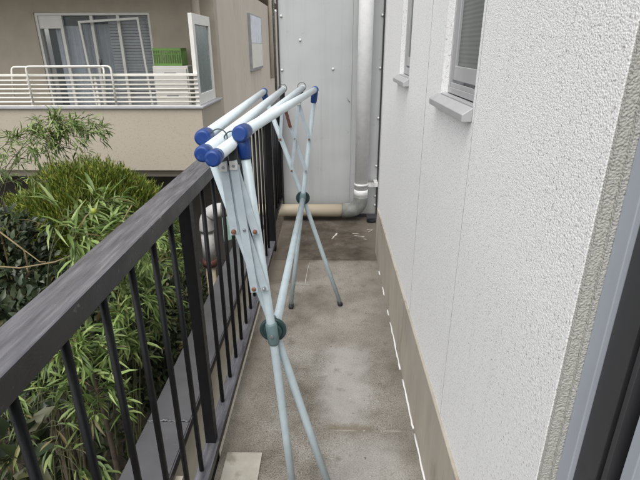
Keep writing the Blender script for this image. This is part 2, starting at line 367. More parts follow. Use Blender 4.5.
# rough return at the near corner then the sliding door frame
box(XW+.002, XW+T, Y0-.010, Y0-.001, .365, ZT).build('wall_return', M['stucco_raw'], house)
box(XW+.0165, XW+T, Y0-.0185, Y0-.0101, .365, ZT).build('wall_return', M['stucco_raw'], house)
def window(w, near):
    y0, y1, z0, z1 = w
    X = XW
    f = MB()
    xi, xo = X+.022, X+.125
    t = .014
    f.box(xi, xo, y0+.001, y0+t, z0+.012, z1-.001); f.box(xi, xo, y1-t, y1-.001, z0+.012, z1-.001)
    f.box(xi, xo, y0+t, y1-t, z1-t, z1-.001); f.box(xi, xo, y0+t, y1-t, z0+.012, z0+.030)
    f.box(xi+.004, xi+.007, y0+t, y1-t, z0+.030, z0+.044); f.box(xi+.05, xi+.054, y0+t, y1-t, z0+.030, z0+.046)
    fr = f.build('window', M['alu'], house, bevel=.0015)
    s = MB(); a = y0+t+.001; b = y1-t-.001; zb = z0+.052; zt = z1-t-.002
    s.box(xi+.010, xi+.030, a, a+.016, zb, zt); s.box(xi+.010, xi+.030, b-.016, b, zb, zt)
    s.box(xi+.008, xi+.032, a+.016, b-.016, zb, zb+.042); s.box(xi+.008, xi+.032, a+.016, b-.016, zt-.04, zt)
    s.build('sash', M['alu'], fr, bevel=.0015)
    box(xi+.018, xi+.022, a+.016, b-.016, zb+.042, zt-.04).build('pane', M['ribbed'], fr)
    # sill, sloping, standing proud of the wall
    ys, ye = y0-.012 if not near else y0-.006, y1+.045
    q = MB()
    vs = [(X-.028, ys, z0-.030), (X-.028, ye, z0-.030), (X-.028, ye, z0-.012), (X-.028, ys, z0-.012), (X-.0005, ys, z0-.030), (X-.0005, ye, z0-.030), (X-.0005, ye, z0+.006), (X-.0005, ys, z0+.006)]
    q.add(vs, [(0, 1, 2, 3), (3, 2, 6, 7), (0, 3, 7, 4), (1, 5, 6, 2), (0, 4, 5, 1), (4, 7, 6, 5)])
    q.box(X-.0004, xi-.001, y0+.001, y1-.001, z0+.001, z0+.010)
    q.build('sill', M['alu'], fr, bevel=.0015)
window(W2, True); window(W1, False)
XD = .393
door = MB().box(XD, XD+.12, .590, .6215, -.1, 2.3).build('door_frame', M['alu_blue'], house, bevel=.0015)
fd = MB()
fd.box(XD+.008, XD+.1, .541, .5895, -.1, 2.28); fd.box(XD+.022, XD+.1, .528, .5405, -.1, 2.28); fd.box(XD+.006, XD+.1, .519, .5275, -.1, 2.28)
fd.box(XD+.030, XD+.1, .499, .5185, -.1, 2.28)
fd.build('door_channel', M['frame_dark'], door, bevel=.0015)
box(XD+.010, XD+.05, .478, .4985, -.1, 2.28).build('door_stile', M['alu_blue'], door, bevel=.0015)
box(XD+.026, XD+.032, -1.1, .4775, 0, 2.28).build('door_pane', M['frosted'], door)
box(XW+.045, XW+.16, -1.9, .634, 2.301, ZT).build('wall_over_door', M['stucco'], house)
box(XW+.045, XW+.16, -1.9, -1.101, .366, 2.3).build('wall_behind', M['stucco'], house)
# thin roof edge far overhead
# ------------------------------------------------------------------ partition at the end of the walkway
part = thing('metal_partition', 'tall grey painted metal sheet partition closing the end of the walkway', 'partition', (0, 4.35, 0))
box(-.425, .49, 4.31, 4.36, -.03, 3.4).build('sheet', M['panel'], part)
box(-.437, -.426, 4.295, 4.37, -.25, 3.4).build('edge_channel', M['panel_edge'], part)
box(.435, .452, 4.296, 4.309, -.01, 3.4).build('edge_seam', M['panel_edge'], part)
box(.453, .60, 4.292, 4.309, -.01, 3.4).build('edge_trim', M['alu'], part)
box(-.42, .434, 4.285, 4.309, -.001, .028).build('base_seal', M['panel_edge'], part)
box(.18, .187, 4.3055, 4.309, .03, 3.4).build('sheet_lap', M['panel'], part, bevel=.001)
for (px, py) in ((281, 16), (282, 70), (333, 69), (386, 15), (384, 68), (381.5, 118), (379, 166), (377.3, 196), (378, 205), (300, 40)):
    p = at(px, py, 4.305)
    if px > 376: p.x = min(p.x, .425)
    tube([(p.x, 4.309, p.z), (p.x, 4.302, p.z), (p.x, 4.298, p.z)], [.011, .010, .004], 10).build('screw', M['screw'], part)
MB().tube([at(347, 97, 4.305), at(348, 100, 4.303), at(350, 102, 4.304)], .0025, 6).build('scratch', M['grey_plastic'], part)
# drain pipe
dp = thing('drain_pipe', 'white downpipe with grey elbow running into a beige horizontal pipe along the floor', 'pipe', (.28, 4.2, 0))
R_ = .058; YP = 4.20; XP = .285; ZP = .095
tube([(XP, YP, .30), (XP, YP, 3.4)], R_*1.03, 24).build('downpipe', M['pipe_white'], dp)
tube([(XP, YP, .235), (XP, YP, .29), (XP, YP, .296)], [R_*1.09, R_*1.09, R_*1.04], 24).build('socket', M['pipe_white'], dp)
tube([(XP, YP, .236)]+bez((XP, YP, .22), (XP, YP, ZP), (XP-.13, YP, ZP), 12)+[(XP-.17, YP, ZP)], R_*1.12, 24).build('elbow', M['pipe_grey'], dp)
tube([(XP-.165, YP, ZP), (-1.0, YP, ZP)], R_, 24).build('horizontal_pipe', M['pipe_beige'], dp)
XL = -1.155
tube([(-.96, YP, ZP)]+bez((-1.0, YP, ZP), (XL, YP, ZP), (XL, YP, -.08), 12)+[(XL, YP, -.12)], R_*1.15, 24).build('elbow', M['pipe_worn'], dp)
for p_, q_ in (((-1.0, YP, ZP), (-.985, YP, ZP)), ((XL, YP, -.09), (XL, YP, -.105))): tube([p_, q_], R_*1.2, 24).build('joint_band', M['pipe_grey'], dp)
tube([(-1.108, YP, .056), (-1.118, YP, .046)], R_*1.19, 24).build('joint_band', M['pipe_grey'], dp)
tube([(XL, YP, -.121), (XL, YP, -.42)], R_*1.03, 24).build('outer_downpipe', M['pipe_worn'], dp)
tube([(XL, YP, -.40), (XL, YP, -.47)], R_*1.16, 24).build('collar', M['rust_bar'], dp)
tube([(XL, YP, -.471), (XL, YP, -2.3)], R_*.8, 24).build('lower_pipe', M['pipe_beige'], dp)
br = MB(); br.box(XP+R_, .434, YP-.006, YP-.002, .32, .36); br.tube([(XP, YP, .331), (XP, YP, .354)], R_*1.1, 24); br.box(.40, .434, YP-.02, YP+.10, .325, .362)
br.build('bracket', M['galv'], dp)
# small black drain fitting in the corner
d = MB(); d.tube([(.385, 4.16, 0), (.385, 4.16, .03), (.385, 4.16, .045)], [.042, .042, .03], 16); d.box(.34, .43, 4.10, 4.22, .046, .058)
tag(d.build('floor_drain', M['rubber']), 'small black drain fitting in the far right corner under the white downpipe', 'drain')

# ------------------------------------------------------------------ railing
rail = thing('railing', 'black metal balustrade with a wide weathered top rail in painted grey sheen, left of the walkway', 'railing', (-.45, 1.5, 0))
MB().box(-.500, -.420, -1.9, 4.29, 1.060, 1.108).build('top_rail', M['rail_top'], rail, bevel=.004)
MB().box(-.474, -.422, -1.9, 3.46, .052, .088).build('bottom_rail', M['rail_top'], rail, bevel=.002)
MB().box(-.474, -.434, 3.52, 4.29, .175, .205).build('bottom_rail', M['black'], rail, bevel=.002)
def baluster(y, z0=.092): tube([(-.455, y, z0), (-.455, y, 1.06)], .0085, 10).build('baluster', M['black'], rail)
ys = [-.60, -.45, -.30, -.15, 0, .13, .26, .40, .543, .688, .838, .985, 1.13, 1.275]+[1.635, 1.80, 1.95, 2.105, 2.26, 2.42, 2.57, 2.72, 2.87, 3.02, 3.17, 3.32]
for y in ys: baluster(y)
for y in (3.65, 3.79, 3.93, 4.07, 4.2): baluster(y, .205)
def post(y, z): MB().box(-.472, -.4335, y-.017, y+.021, z, 1.0595).build('post', M['black'], rail, bevel=.002)
post(1.42, -.45); post(-.72, -.45)
MB().box(-.485, -.420, 3.46, 3.52, -.0, 1.0595).build('post', M['black'], rail, bevel=.002)
MB().box(-.49, -.43, 4.235, 4.289, .205, 1.0595).build('post', M['black'], rail, bevel=.002)

# ------------------------------------------------------------------ low garden wall beyond the railing
gw = thing('garden_wall', 'low cream garden wall with wide dark grey metal coping just outside the black railing', 'wall', (-.85, 2.5, -2.2))
box(-.945, -.755, -2, 5.3, -2.2, -.372).build('wall', M['garden_face'], gw)
MB().box(-.968, -.742, -2, 1.985, -.371, -.350).build('coping', M['coping'], gw, bevel=.003)
MB().box(-.968, -.742, 1.992, 5.32, -.371, -.350).build('coping', M['coping'], gw, bevel=.003)
MB().box(-.741, -.735, -2, 5.32, -.400, -.353).build('coping_edge', M['coping_edge'], gw)
q = MB(); q.tube([(-.965+.223*i/26, 1.988+random.uniform(-.008, .008), -.349+random.uniform(-.001, .003)) for i in range(27)], [random.uniform(.003, .008) for _ in range(27)], 6)
q.build('sealant', M['coping'], gw)
box(-.735, -.70, 1.62, 1.70, -1.0, -.42).build('wall_bracket', M['plinth'], gw)
# clutter by the pipe
s = MB()
pts = []
for i in range(25):
    u = i/24; pts.append((-1.075+.14*u, 4.52+.10*u+.012*(i % 2)))
vs = [(x, y, z) for z in (-.35, -.04) for x, y in pts]; s.add(vs, [(i, i+1, i+26, i+25) for i in range(24)])
o = s.build('plastic_sheet', M['mint']); sm_ = o.modifiers.new('s', 'SOLIDIFY'); sm_.thickness = .004
tag(o, 'small mint green corrugated plastic sheet standing beside the outdoor pipe elbow', 'plastic sheet')
pot = MB().tube([(-.98, 4.85, -.35), (-.98, 4.85, -.10), (-.98, 4.85, -.095), (-.98, 4.85, -.085)], [.07, .095, .105, .105], 20)
tag(pot.build('plant_pot', M['garden_face']), 'cream plastic pot on the garden wall behind the mint green sheet', 'pot')

# ------------------------------------------------------------------ drying rack
rack = thing('drying_rack', 'pale blue folding laundry drying rack with blue end caps standing on the walkway', 'drying rack', (-.15, 1.9, 0))
YN, YF = 1.2, 2.6
A = (V((-.312, YN, 1.292)), V((-.345, YF, 1.281))); D = (V((-.217, YN, 1.302)), V((-.079, YF, 1.289)))
B = (V((-.2795, 1.05, 1.281)), V((-.246, YF+.02, 1.289))); Cc = (V((-.2535, 1.035, 1.274)), V((-.145, YF+.02, 1.297)))
rb = .0150
for nm, (p, q_) in (('A', A), ('D', D)):
    d = (q_-p).normalized()
    tb = tube([p-d*.01, q_+d*.01], rb, 20).build('top_bar', M['paint_white'], rack)
    for e, sgn, other in ((p, -1, q_), (q_, 1, p)):
        c = V(e)+d*sgn*.030; far_ = sgn > 0
        roundcap(c, V(e)-d*sgn*.012, .0205 if not far_ else .018, 20).build('end_cap', M['blue'], tb)
        tube([V(e)-d*sgn*.012, V(e)-d*sgn*.026], .0195 if not far_ else .017, 20).build('end_cap_rim', M['blue_light'], tb)
for (p, q_) in (B, Cc):
    d = (q_-p).normalized()
    tb = tube([p, q_], rb, 20).build('top_bar', M['paint_white'], rack)
    roundcap(p-d*.014, p+d*.008, .0185, 20).build('end_cap', M['blue'], tb)
    tube([p+d*.008, p+d*.024], .0170, 20).build('end_cap_rim', M['blue_light'], tb)
    roundcap(q_+d*.012, q_-d*.010, .0160, 16).build('end_cap', M['paint_white'], tb)
def lerp(a, b, t): return V(a).lerp(V(b), t)
def circle(c, r, n=20, ax=0, tilt=0): 
    return [V(c)+V((math.cos(2*math.pi*k/n)*r, math.sin(2*math.pi*k/n)*r*math.sin(tilt), math.sin(2*math.pi*k/n)*r*math.cos(tilt))) for k in range(n)]
def xframe(Y, a, dd, b, c, hub, fA, fD, near):
    # a,dd: leg tops; fA: foot of the leg that starts at a
    off = .016
    for k, (top, foot, dy) in enumerate(((a, fA, off), (dd, fD, -off))):
        top = V((top.x, Y+dy*.3, top.z-.012)); h = V((hub[0], Y+dy, hub[1])); ft = V((foot[0], Y+dy, foot[1]))
        d = (h-top).normalized()
        lg = tube([top+d*.044, h, h.lerp(ft, .5), ft+V((0, 0, .01))], .0125, 16).build('leg', M['paint_blue'], rack)
        # blue socket under the corner cap
        tube([top-d*.004, top+d*.022, top+d*.048, top+d*.053], [.0175, .0170, .0160, .0135], 16).build('socket', M['blue'], lg)
        dn = (ft-h).normalized()
        tube([ft-dn*.025, ft+dn*.002, ft+dn*.006], [.0150, .0160, .0125], 12).build('foot', M['rubber'], lg)
    # hub
    hc = V((hub[0], Y, hub[1]))
    hb = tube([hc+V((0, -.004, 0)), hc+V((0, .0, 0)), hc+V((0, .006, 0)), hc+V((0, .010, 0))], [.036, .0395, .0395, .036], 28).build('hub', M['teal'], rack)
    for sg, r0 in ((-1, .024), (1, .024)):
        tube([hc+V((0, sg*.004, 0)), hc+V((0, sg*.014, 0))], [r0+.006, r0], 24).build('hub_boss', M['teal'], hb)
    def clamp(dirv, dy):
        d = V(dirv).normalized(); p = hc+V((0, dy, 0))
        t_ = tube([p-d*.036, p-d*.030, p+d*.030, p+d*.036], [.0145, .0172, .0172, .0145], 16).build('clamp', M['teal_grey'], hb)
        tube([p+V((0, -.017, 0))*(1 if dy < 0 else -1), p+V((0, -.0205, 0))*(1 if dy < 0 else -1)], .0052, 10).build('bolt', M['rivet'], hb)
    clamp(hc-V((dd.x, Y, dd.z)), -off); clamp(hc-V((a.x, Y, a.z)), off)
    # scissor links: rivets on the legs
    def onleg(top, z):
        t = (top.z-z)/(top.z-hub[1]); return V((top.x+(hub[0]-top.x)*t, Y, z))
    if near: zu, zl, mid, pb, pc = 1.053, .886, V((-.221, Y, 1.059)), V((-.262, Y, 1.224)), V((-.2365, Y, 1.228))
    else: zu, zl, mid, pb, pc = 1.040, .870, V((-.187, Y, 1.046)), V((-.247, Y, 1.222)), V((-.162, Y, 1.229))
    ua, la, ud, ld = onleg(a, zu), onleg(a, zl), onleg(dd, zu), onleg(dd, zl)
    s_ = -1 if near else -1
    w = .021 if near else .017
    def link(p, q_, dy, mat=M['paint_link']):
        p = V(p)+V((0, dy, 0)); q_ = V(q_)+V((0, dy, 0)); e = (q_-p).normalized()*.011
        side = V((0, 1, 0)).cross((q_-p)).normalized()
        return MB().obox(p-e, q_+e, w, .0032, side).build('link', mat, rack, bevel=.001)
    link(pb, ua, -.0375 if near else -.034); link(pc, ud, -.036)
    link(pb, ld, -.0325); link(pc, la, -.0415)
    if not near:
        l2 = link(pb+V((.012, 0, -.01)), pb+V((.037, 0, -.108)), -.046, M['rust_bar']); l2.name = 'rust_strap'; l2.scale = (1, 1, 1)
    for p, mt, r in ((ua, 'rust', .0062), (la, 'rust', .0062), (ud, 'rust', .0052), (ld, 'rivet', .0042), (mid, 'rivet', .0042), (pb, 'rivet', .0058), (pc, 'rivet', .0058)):
        tube([p+V((0, -.030, 0)), p+V((0, -.0455, 0)), p+V((0, -.048, 0))], [r, r, r*.6], 10).build('rivet', M[mt], rack)
    # black hangers that carry the inner bars, wire loops round them
    for (bar, pv) in ((b, pb), (c, pc)):
        t = (Y+.0-bar[0].y)/(bar[1].y-bar[0].y); cpt = bar[0].lerp(bar[1], min(t, .992))
        h = MB()
        h.obox(cpt+V((0, -.012, .004)), V((pv.x, Y-.028, pv.z-.002)), .025, .012, V((1, 0, 0)))
        h.build('hanger', M['rubber'], rack, bevel=.002)
        h = MB(); h.obox(V((pv.x, Y-.046, pv.z+.012)), V((pv.x, Y-.046, pv.z-.010)), .019, .002, V((1, 0, 0)))
        h.build('hanger_plate', M['galv'], rack, bevel=.0005)
        rc = cpt+V((0, -.006 if near else .004, .008)); ring = circle(rc, .0215, 26, tilt=.25)
        tube(ring, .0017, 8, closed=True).build('wire_loop', M['wire'], rack)
HN = (-.164, .728); HF = (-.151, .703)
xframe(YN, A[0], D[0], B, Cc, HN, (.022, 0.006), (-.112, .006), True)
xframe(YF, A[1], D[1], B, Cc, HF, (.070, .006), (-.236, .006), False)
tube([(HN[0]+.004, YN+.03, HN[1]-.01), (HF[0], YF-.016, HF[1]-.002)], .0135, 18).build('connecting_bar', M['paint_blue'], rack)
# the small caster at the far left foot
MB().tube([(-.246, 2.575, .012), (-.222, 2.575, .012)], .012, 14).build('caster', M['rubber'], rack)

# ------------------------------------------------------------------ neighbour's building
nb = thing('apartment_building', 'beige rendered house next door with a recessed balcony behind the shrubs', 'building', (-4, 7, -2.2))
XS = -1.6; YPF = 6.12; YW = 7.25; XFAR = -9
# back wall of the balcony with the window opening
wx0, wx1, wz0, wz1 = -4.12, -2.50, -.02, 1.945
bw = MB(); bw.box(XFAR, wx0, YW, YW+.2, -.25, 2.45); bw.box(wx1, XS, YW, YW+.2, -.25, 2.45); bw.box(wx0, wx1, YW, YW+.2, wz1, 2.45)
bw.build('back_wall', M['beige_dark'], nb)
box(XFAR, XS-.141, YPF+.141, YW+.2, -.12, -.0).build('balcony_slab', M['beige_dark'], nb)
MB().box(XFAR, XS, YPF, YPF+.14, -.0, .785).box(XS-.14, XS, YPF+.14, YW, -.0, .785).build('parapet', M['beige'], nb)
MB().box(XFAR, XS+.03, YPF-.03, YPF+.17, .786, .812).box(XS-.17, XS+.03, YPF+.17, YW-.001, .786, .812).build('parapet_coping', M['sill_grey'], nb, bevel=.004)
box(XFAR, XS+.05, YPF-.15, YW+.2, 2.451, 2.66).build('upper_slab', M['beige'], nb)
MB().box(XS-.2, XS, YW+.201, 18, .06, 2.45).box(XFAR, XS, YW+.201, 18, 2.66, 5.6).box(XFAR, XS+.02, YPF, YW+.2, 2.66, 5.6).build('side_wall', M['beige_side'], nb)
box(XFAR, XS-.05, YW+.01, 18, -2.2, .055).build('ground_storey', simple('recess_shade_wall', (.05, .042, .035), .9), nb)  # shade under the balcony overhang is put into this near-black wall colour
box(XS-.049, XS+.05, YW+.25, 18, -2.2, .05).build('base_wall', M['garden_face'], nb)
box(XS-.0, XS+.012, 9.42, 9.47, .06, 2.45).build('wall_strip', M['beige_side'], nb)
# pipes on the side wall and in the balcony corner
tube([(XS+.05, 13.6, .7), (XS+.05, 13.6, 5)], .05, 12).build('wall_pipe', M['beige_side'], nb)
tube([(XS+.03, 14.6, .3), (XS+.03, 14.6, 5)], .035, 12).build('wall_pipe', M['pipe_grey'], nb)
tube([(-1.80, 7.05, -.06), (-1.80, 7.05, 2.45)], .055, 14).build('corner_pipe', M['beige'], nb)
# notice / meter cabinet on the side wall
cb = MB().box(XS, XS+.05, 10.15, 11.8, 1.04, 2.10).build('meter_cabinet', M['grey_plastic'], nb)
box(XS+.051, XS+.058, 10.2, 11.72, 1.09, 1.56).build('cabinet_door', M['cream_paint'], cb)
box(XS+.051, XS+.060, 10.2, 11.66, 1.565, 2.07).build('pale_notice', simple('bluish_white_card', (.60, .62, .66), .6), cb)
# window
wn = MB(); t = .035; yf = YW+.02
wn.box(wx0, wx1, yf, yf+.12, wz1-t, wz1); wn.box(wx0, wx0+t, yf, yf+.12, wz0, wz1-t); wn.box(wx1-t, wx1, yf, yf+.12, wz0, wz1-t); wn.box(wx0+t, wx1-t, yf, yf+.12, wz0, wz0+t)
win = wn.build('window', M['white_frame'], nb)
xs_ = [at(px, 15, YW).x for px in (58, 89, 116)]
sg = MB()
for x_ in xs_: sg.box(x_-.02, x_+.02, yf+.02, yf+.06, wz0+t, wz1-t)
sg.box(wx0+t, xs_[0]-.02, yf+.02, yf+.05, wz1-.20, wz1-t)
sg.build('window_stile', M['white_frame'], win)
box(wx0+t, wx1-t, yf+.066, yf+.070, wz0+t, wz1-t).build('pane', M['glass'], win)
# curtains: wavy sheets
def wavy(x0, x1, y, z0, z1, amp, per, n=80):
    m = MB(); pts = [(x0+(x1-x0)*i/n, y+amp*math.sin(i/n*(x1-x0)/per*6.283)+amp*.4*math.sin(i*1.7)) for i in range(n+1)]
    m.add([(x, yy, z) for z in (z0, z1) for x, yy in pts], [(i, i+1, i+n+2, i+n+1) for i in range(n)], True); return m
wavy(-3.93, -3.55, YW+.16, 0, 1.78, .02, .09).build('curtain', M['curtain'], win)
wavy(-3.55, -3.16, YW+.19, 0, 1.80, .012, .07).build('curtain', simple('grey_curtain', (.50, .53, .57), .9), win)
bl = MB(); 
for i in range(48): bl.obox((-3.16, YW+.17, 1.9-i*.04), (-2.52, YW+.17, 1.9-i*.04), .038, .002, (0, .5, 1))
bl.build('blind', M['blind'], win)
box(wx0-.1, wx1+.1, YW+.5, YW+.55, -.1, 2.1).build('dark_interior', simple('dark_room', (.015, .015, .015), .9), win)
# railing of cream bars on the parapet
rl = MB().box(XFAR, XS-.03, YPF+.045, YPF+.085, 1.165, 1.195)
nrail = rl.build('balcony_rail', M['cream_paint'], nb, bevel=.004)
for i in range(7):
    z = 1.118-.0515*i; tube([(XFAR, YPF+.065, z), (XS-.03, YPF+.065, z)], .0115, 8).build('rail_bar', M['cream_paint'], nrail)
for px in (31, 98): 
    p = at(px, 95, YPF+.09); box(p.x-.014, p.x+.014, YPF+.08, YPF+.10, .812, 1.18).build('rail_post', M['cream_paint'], nrail)
for px in (-90, -10): 
    p = at(px, 95, YPF+.09); box(p.x-.014, p.x+.014, YPF+.08, YPF+.10, .812, 1.18).build('rail_post', M['cream_paint'], nrail)
# folded pole holders: bent tube frames
def holder(x0, x1, y, z0, z1, lean=0):
    r = .05; L = [(x0, y, z0), (x0, y, z1-r)]+bez((x0, y, z1-r), (x0, y, z1), (x0+r, y, z1), 5)[1:]+bez((x1-r, y, z1), (x1, y, z1), (x1, y, z1-r), 5)+[(x1, y, z0)]
    L = [(p[0], p[1]+(p[2]-z0)*lean, p[2]) for p in L]
    return tube(L, .0125, 10).build('pole_holder', M['cream_paint'], nrail)
p0 = at(31, 90, YPF); p1 = at(114.5, 90, YPF); holder(p0.x, p1.x, YPF-.01, .83, 1.285)
p0 = at(16, 90, YPF+.2); p1 = at(107, 90, YPF+.2); holder(p0.x, p1.x, YPF+.12, .9, 1.27, .25)
pq = at(101, 64, YPF); tube([pq+V((0, 0, -.03)), pq+V((0, 0, .055))], .018, 8).build('clip', M['rubber'], nrail)
# side screen: white framed frosted panel filling the balcony's open end
sc_ = MB(); sx = XS-.085; y0, y1 = 6.20, 7.10; z0, z1 = .813, 1.87; t = .085
sc_.box(sx, sx+.05, y0, y0+t*1.2, z0, z1); sc_.box(sx, sx+.05, y1-t, y1, z0, z1); sc_.box(sx, sx+.05, y0+t*1.2, y1-t, z0, z0+.13); sc_.box(sx, sx+.05, y0+t*1.2, y1-t, z1-.12, z1)
so = sc_.build('side_screen', M['white_frame'], nb, bevel=.004)
box(sx+.02, sx+.03, y0+t*1.2, y1-t, z0+.13, z1-.12).build('frosted_pane', M['frosted'], so)
# appliance + crate
ax0, ax1 = at(155, 70, 6.85).x, at(190, 70, 6.85).x
ap = thing('storage_cabinet', 'off white plastic cabinet on the balcony next door under the green crate', 'cabinet', ((ax0+ax1)/2, 6.95, -.06))
zt_ = at(170, 66, 6.75).z
MB().box(ax0, ax1, 6.76, 7.18, -.06, zt_).build('carcass', M['appliance'], ap, bevel=.01)
for i in range(4):
    z1_ = zt_-.03-i*.29
    dr = MB().box(ax0+.02, ax1-.02, 6.74, 6.759, z1_-.27, z1_).build('drawer', M['appliance'], ap, bevel=.006)
    box(ax0+.16, ax1-.16, 6.735, 6.739, z1_-.075, z1_-.05).build('drawer_handle', M['grey_plastic'], dr)
gx0, gx1 = at(156, 60, 6.9).x, at(183, 60, 6.9).x; gz = at(170, 48, 6.9).z
g = MB(); n = 12
for k, yy in enumerate((6.82, 7.08)):
    for i in range(n+1):
        x_ = gx0+(gx1-gx0)*i/n; g.box(x_-.005, x_+.005, yy, yy+.008, zt_+.01, gz)
    for z_ in (zt_+.002, gz-.03, (zt_+gz)/2+.03): g.box(gx0-.006, gx1+.006, yy-.003, yy+.011, z_, z_+(.012 if z_ < gz-.04 and z_ > zt_+.01 else .028))
for x_ in (gx0, gx1):
    for i in range(7): yy = 6.83+.04*i; g.box(x_-.004, x_+.004, yy, yy+.01, zt_+.01, gz)
    g.box(x_-.0065, x_+.0065, 6.84, 7.07, gz-.03, gz-.003)
g.box(gx0, gx1, 6.83, 7.08, zt_+.003, zt_+.009)
tag(g.build('crate', M['green']), 'small green slatted plastic crate on top of the off white cabinet', 'crate')
# leaning screen door panel before the neighbour's window
a = at(78, 21, YW-.06); b = at(139, 21, YW-.06)
sd = MB(); H = 1.75; wd = (b-a).length; t = .028
sd.box(0, wd, -.012, .012, -t, 0); sd.box(0, t, -.012, .012, -H, -t); sd.box(wd-t, wd, -.012, .012, -H, -t); sd.box(t, wd-t, -.012, .012, -H, -H+.05)
sdo = sd.build('screen_door', M['white_frame'])
sdo.location = a; sdo.rotation_euler = (math.radians(-1), math.radians(-3.0), 0)
tag(sdo, 'pale aluminium screen door frame leaning askew in front of the balcony window', 'screen door')

# ------------------------------------------------------------------ plants
def leaf(mb, p, d, up, L, W, curl=.25, fold=.25):
    """one pointed leaf, two faces per half, with a drooping tip"""
    d = V(d).normalized(); s = d.cross(up)
    if s.length < .05: s = d.cross(V((1, 0, .3)))
    s.normalize(); n = s.cross(d)
    a = p+d*L*.35; b_ = p+d*L*.70-n*L*curl*.25; t = p+d*L*.97-n*L*curl
    h = n*W*fold
    vs = [p, a+s*W*.5+h, a, a-s*W*.5+h, b_+s*W*.34+h, b_, b_-s*W*.34+h, t]
    mb.add(vs, [(0, 1, 2), (0, 2, 3), (1, 4, 5, 2), (2, 5, 6, 3), (4, 7, 5), (5, 7, 6)], True)
def rv(s=1): return V((random.gauss(0, s), random.gauss(0, s), random.gauss(0, s)))
def spray(mb, p, d, n, L, W, droop):
    """a fan of leaves at the end of a twig"""
    for i in range(n):
        dd = (d+rv(.55)); dd.z -= droop*random.uniform(.3, 1.1)
        dd.normalize(); u = V((random.gauss(0, .35), random.gauss(0, .35), 1))
        leaf(mb, p+rv(.012), dd, u, L*random.uniform(.4, 1.25), W*random.uniform(.6, 1.25), random.uniform(.05, .35))
def bamboo(label, base, tips, leafL, leafW, nbr, mat, blen=.30, start=.45, droop=.5, cr=.007, density=3, group=None, stemmat=None):
    base = V(base); th = thing('bamboo', label, 'bamboo', base, group)
    st = MB(); lv = MB()
    for tip in tips:
        tip = V(tip); b0 = base+V((random.uniform(-.12, .12), random.uniform(-.12, .12), 0))
        mid = V((b0.x+(tip.x-b0.x)*.25, b0.y+(tip.y-b0.y)*.25, tip.z+(.10*(tip-b0).length)))
        path = bez(b0, mid, tip, 16)
        st.tube(path, [cr*(1-.8*i/16) for i in range(17)], 6)
        for k in range(nbr):
            u = start+(1-start)*(k+random.random())/nbr; i = min(int(u*16), 15); p = path[i].lerp(path[i+1], u*16-i)
            tan = (path[i+1]-path[i]).normalized()
            d = (tan*.7+rv(.6)); d.z += .15; d.normalize()
            L = blen*random.uniform(.4, 1.1)*(1.15-u*.5)
            q1 = p+d*L*.5+V((0, 0, .02)); q2 = p+d*L+V((0, 0, -.18*L))
            st.tube([p, q1, q2], [.0022, .0016, .001], 4, caps=False)
            for j in range(density):
                w = random.uniform(.45, 1); pp = p.lerp(q1, w*2) if w < .5 else q1.lerp(q2, w*2-1)
                spray(lv, pp, (d+rv(.3)).normalized(), random.randint(3, 5), leafL, leafW, droop)
            spray(lv, q2, (q2-q1).normalized(), random.randint(4, 6), leafL, leafW, droop)
    st.build('stem', stemmat or M['stem'], th); lv.build('foliage', mat, th)
    return th
G = -2.2
GRP = None
bamboo('pale bamboo whose long branch arches across the beige parapet at upper left', (-3.25, 3.6, G),
       [at(92, 124, 3.75), at(72, 126, 3.7), at(76, 150, 3.8), at(100, 134, 3.9), at(50, 140, 3.7), at(84, 138, 3.7)], .095, .0135, 12, M['bamboo'], .17, .78, .0, .006, 2)
bamboo('thin bamboo at the far left edge with sparse yellowish leaves before the beige wall', (-3.6, 3.3, G),
       [at(0, 140, 3.3), at(30, 172, 3.4), at(-20, 150, 3.3), at(55, 182, 3.5), at(22, 158, 3.5)], .10, .012, 8, M['bamboo'], .24, .68, .4, .006, 1)
bamboo('broad leaved bright bamboo standing in front of the rounded conifer by the top rail', (-1.75, 2.3, G),
       [at(88, 214, 2.5), at(108, 208, 2.6), at(116, 232, 2.5), at(98, 246, 2.35), at(80, 240, 2.3), at(128, 222, 2.7)], .15, .019, 7, M['bamboo'], .16, .82, .25, .005, 1)
bamboo('dense bamboo with drooping pale leaves seen between the balusters beside the garden wall', (-1.50, 2.7, G),
       [at(150, 265, 2.9), at(158, 290, 2.8), at(140, 300, 2.6), at(160, 325, 2.9), at(135, 345, 2.5), at(120, 325, 2.4), at(172, 262, 3.2), at(150, 250, 2.7)], .115, .018, 9, M['bamboo'], .20, .64, .3, .006, 2)
bamboo('bamboo thicket below the top rail with leaves hanging toward the coping', (-1.65, 2.0, G),
       [at(90, 340, 2.1), at(108, 350, 2.1), at(100, 380, 2.0), at(75, 355, 2.0), at(110, 400, 2.0), at(60, 345, 2.1)], .105, .016, 8, M['bamboo'], .20, .68, .3, .005, 2)
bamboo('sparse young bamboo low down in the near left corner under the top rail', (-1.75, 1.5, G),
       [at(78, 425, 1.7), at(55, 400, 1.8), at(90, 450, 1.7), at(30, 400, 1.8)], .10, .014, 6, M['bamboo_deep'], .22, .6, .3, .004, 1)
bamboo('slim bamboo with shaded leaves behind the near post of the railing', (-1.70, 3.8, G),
       [at(172, 225, 3.9), at(178, 245, 3.8), at(165, 240, 3.7)], .13, .015, 7, M['bamboo_deep'], .20, .66, .5, .005, 2)

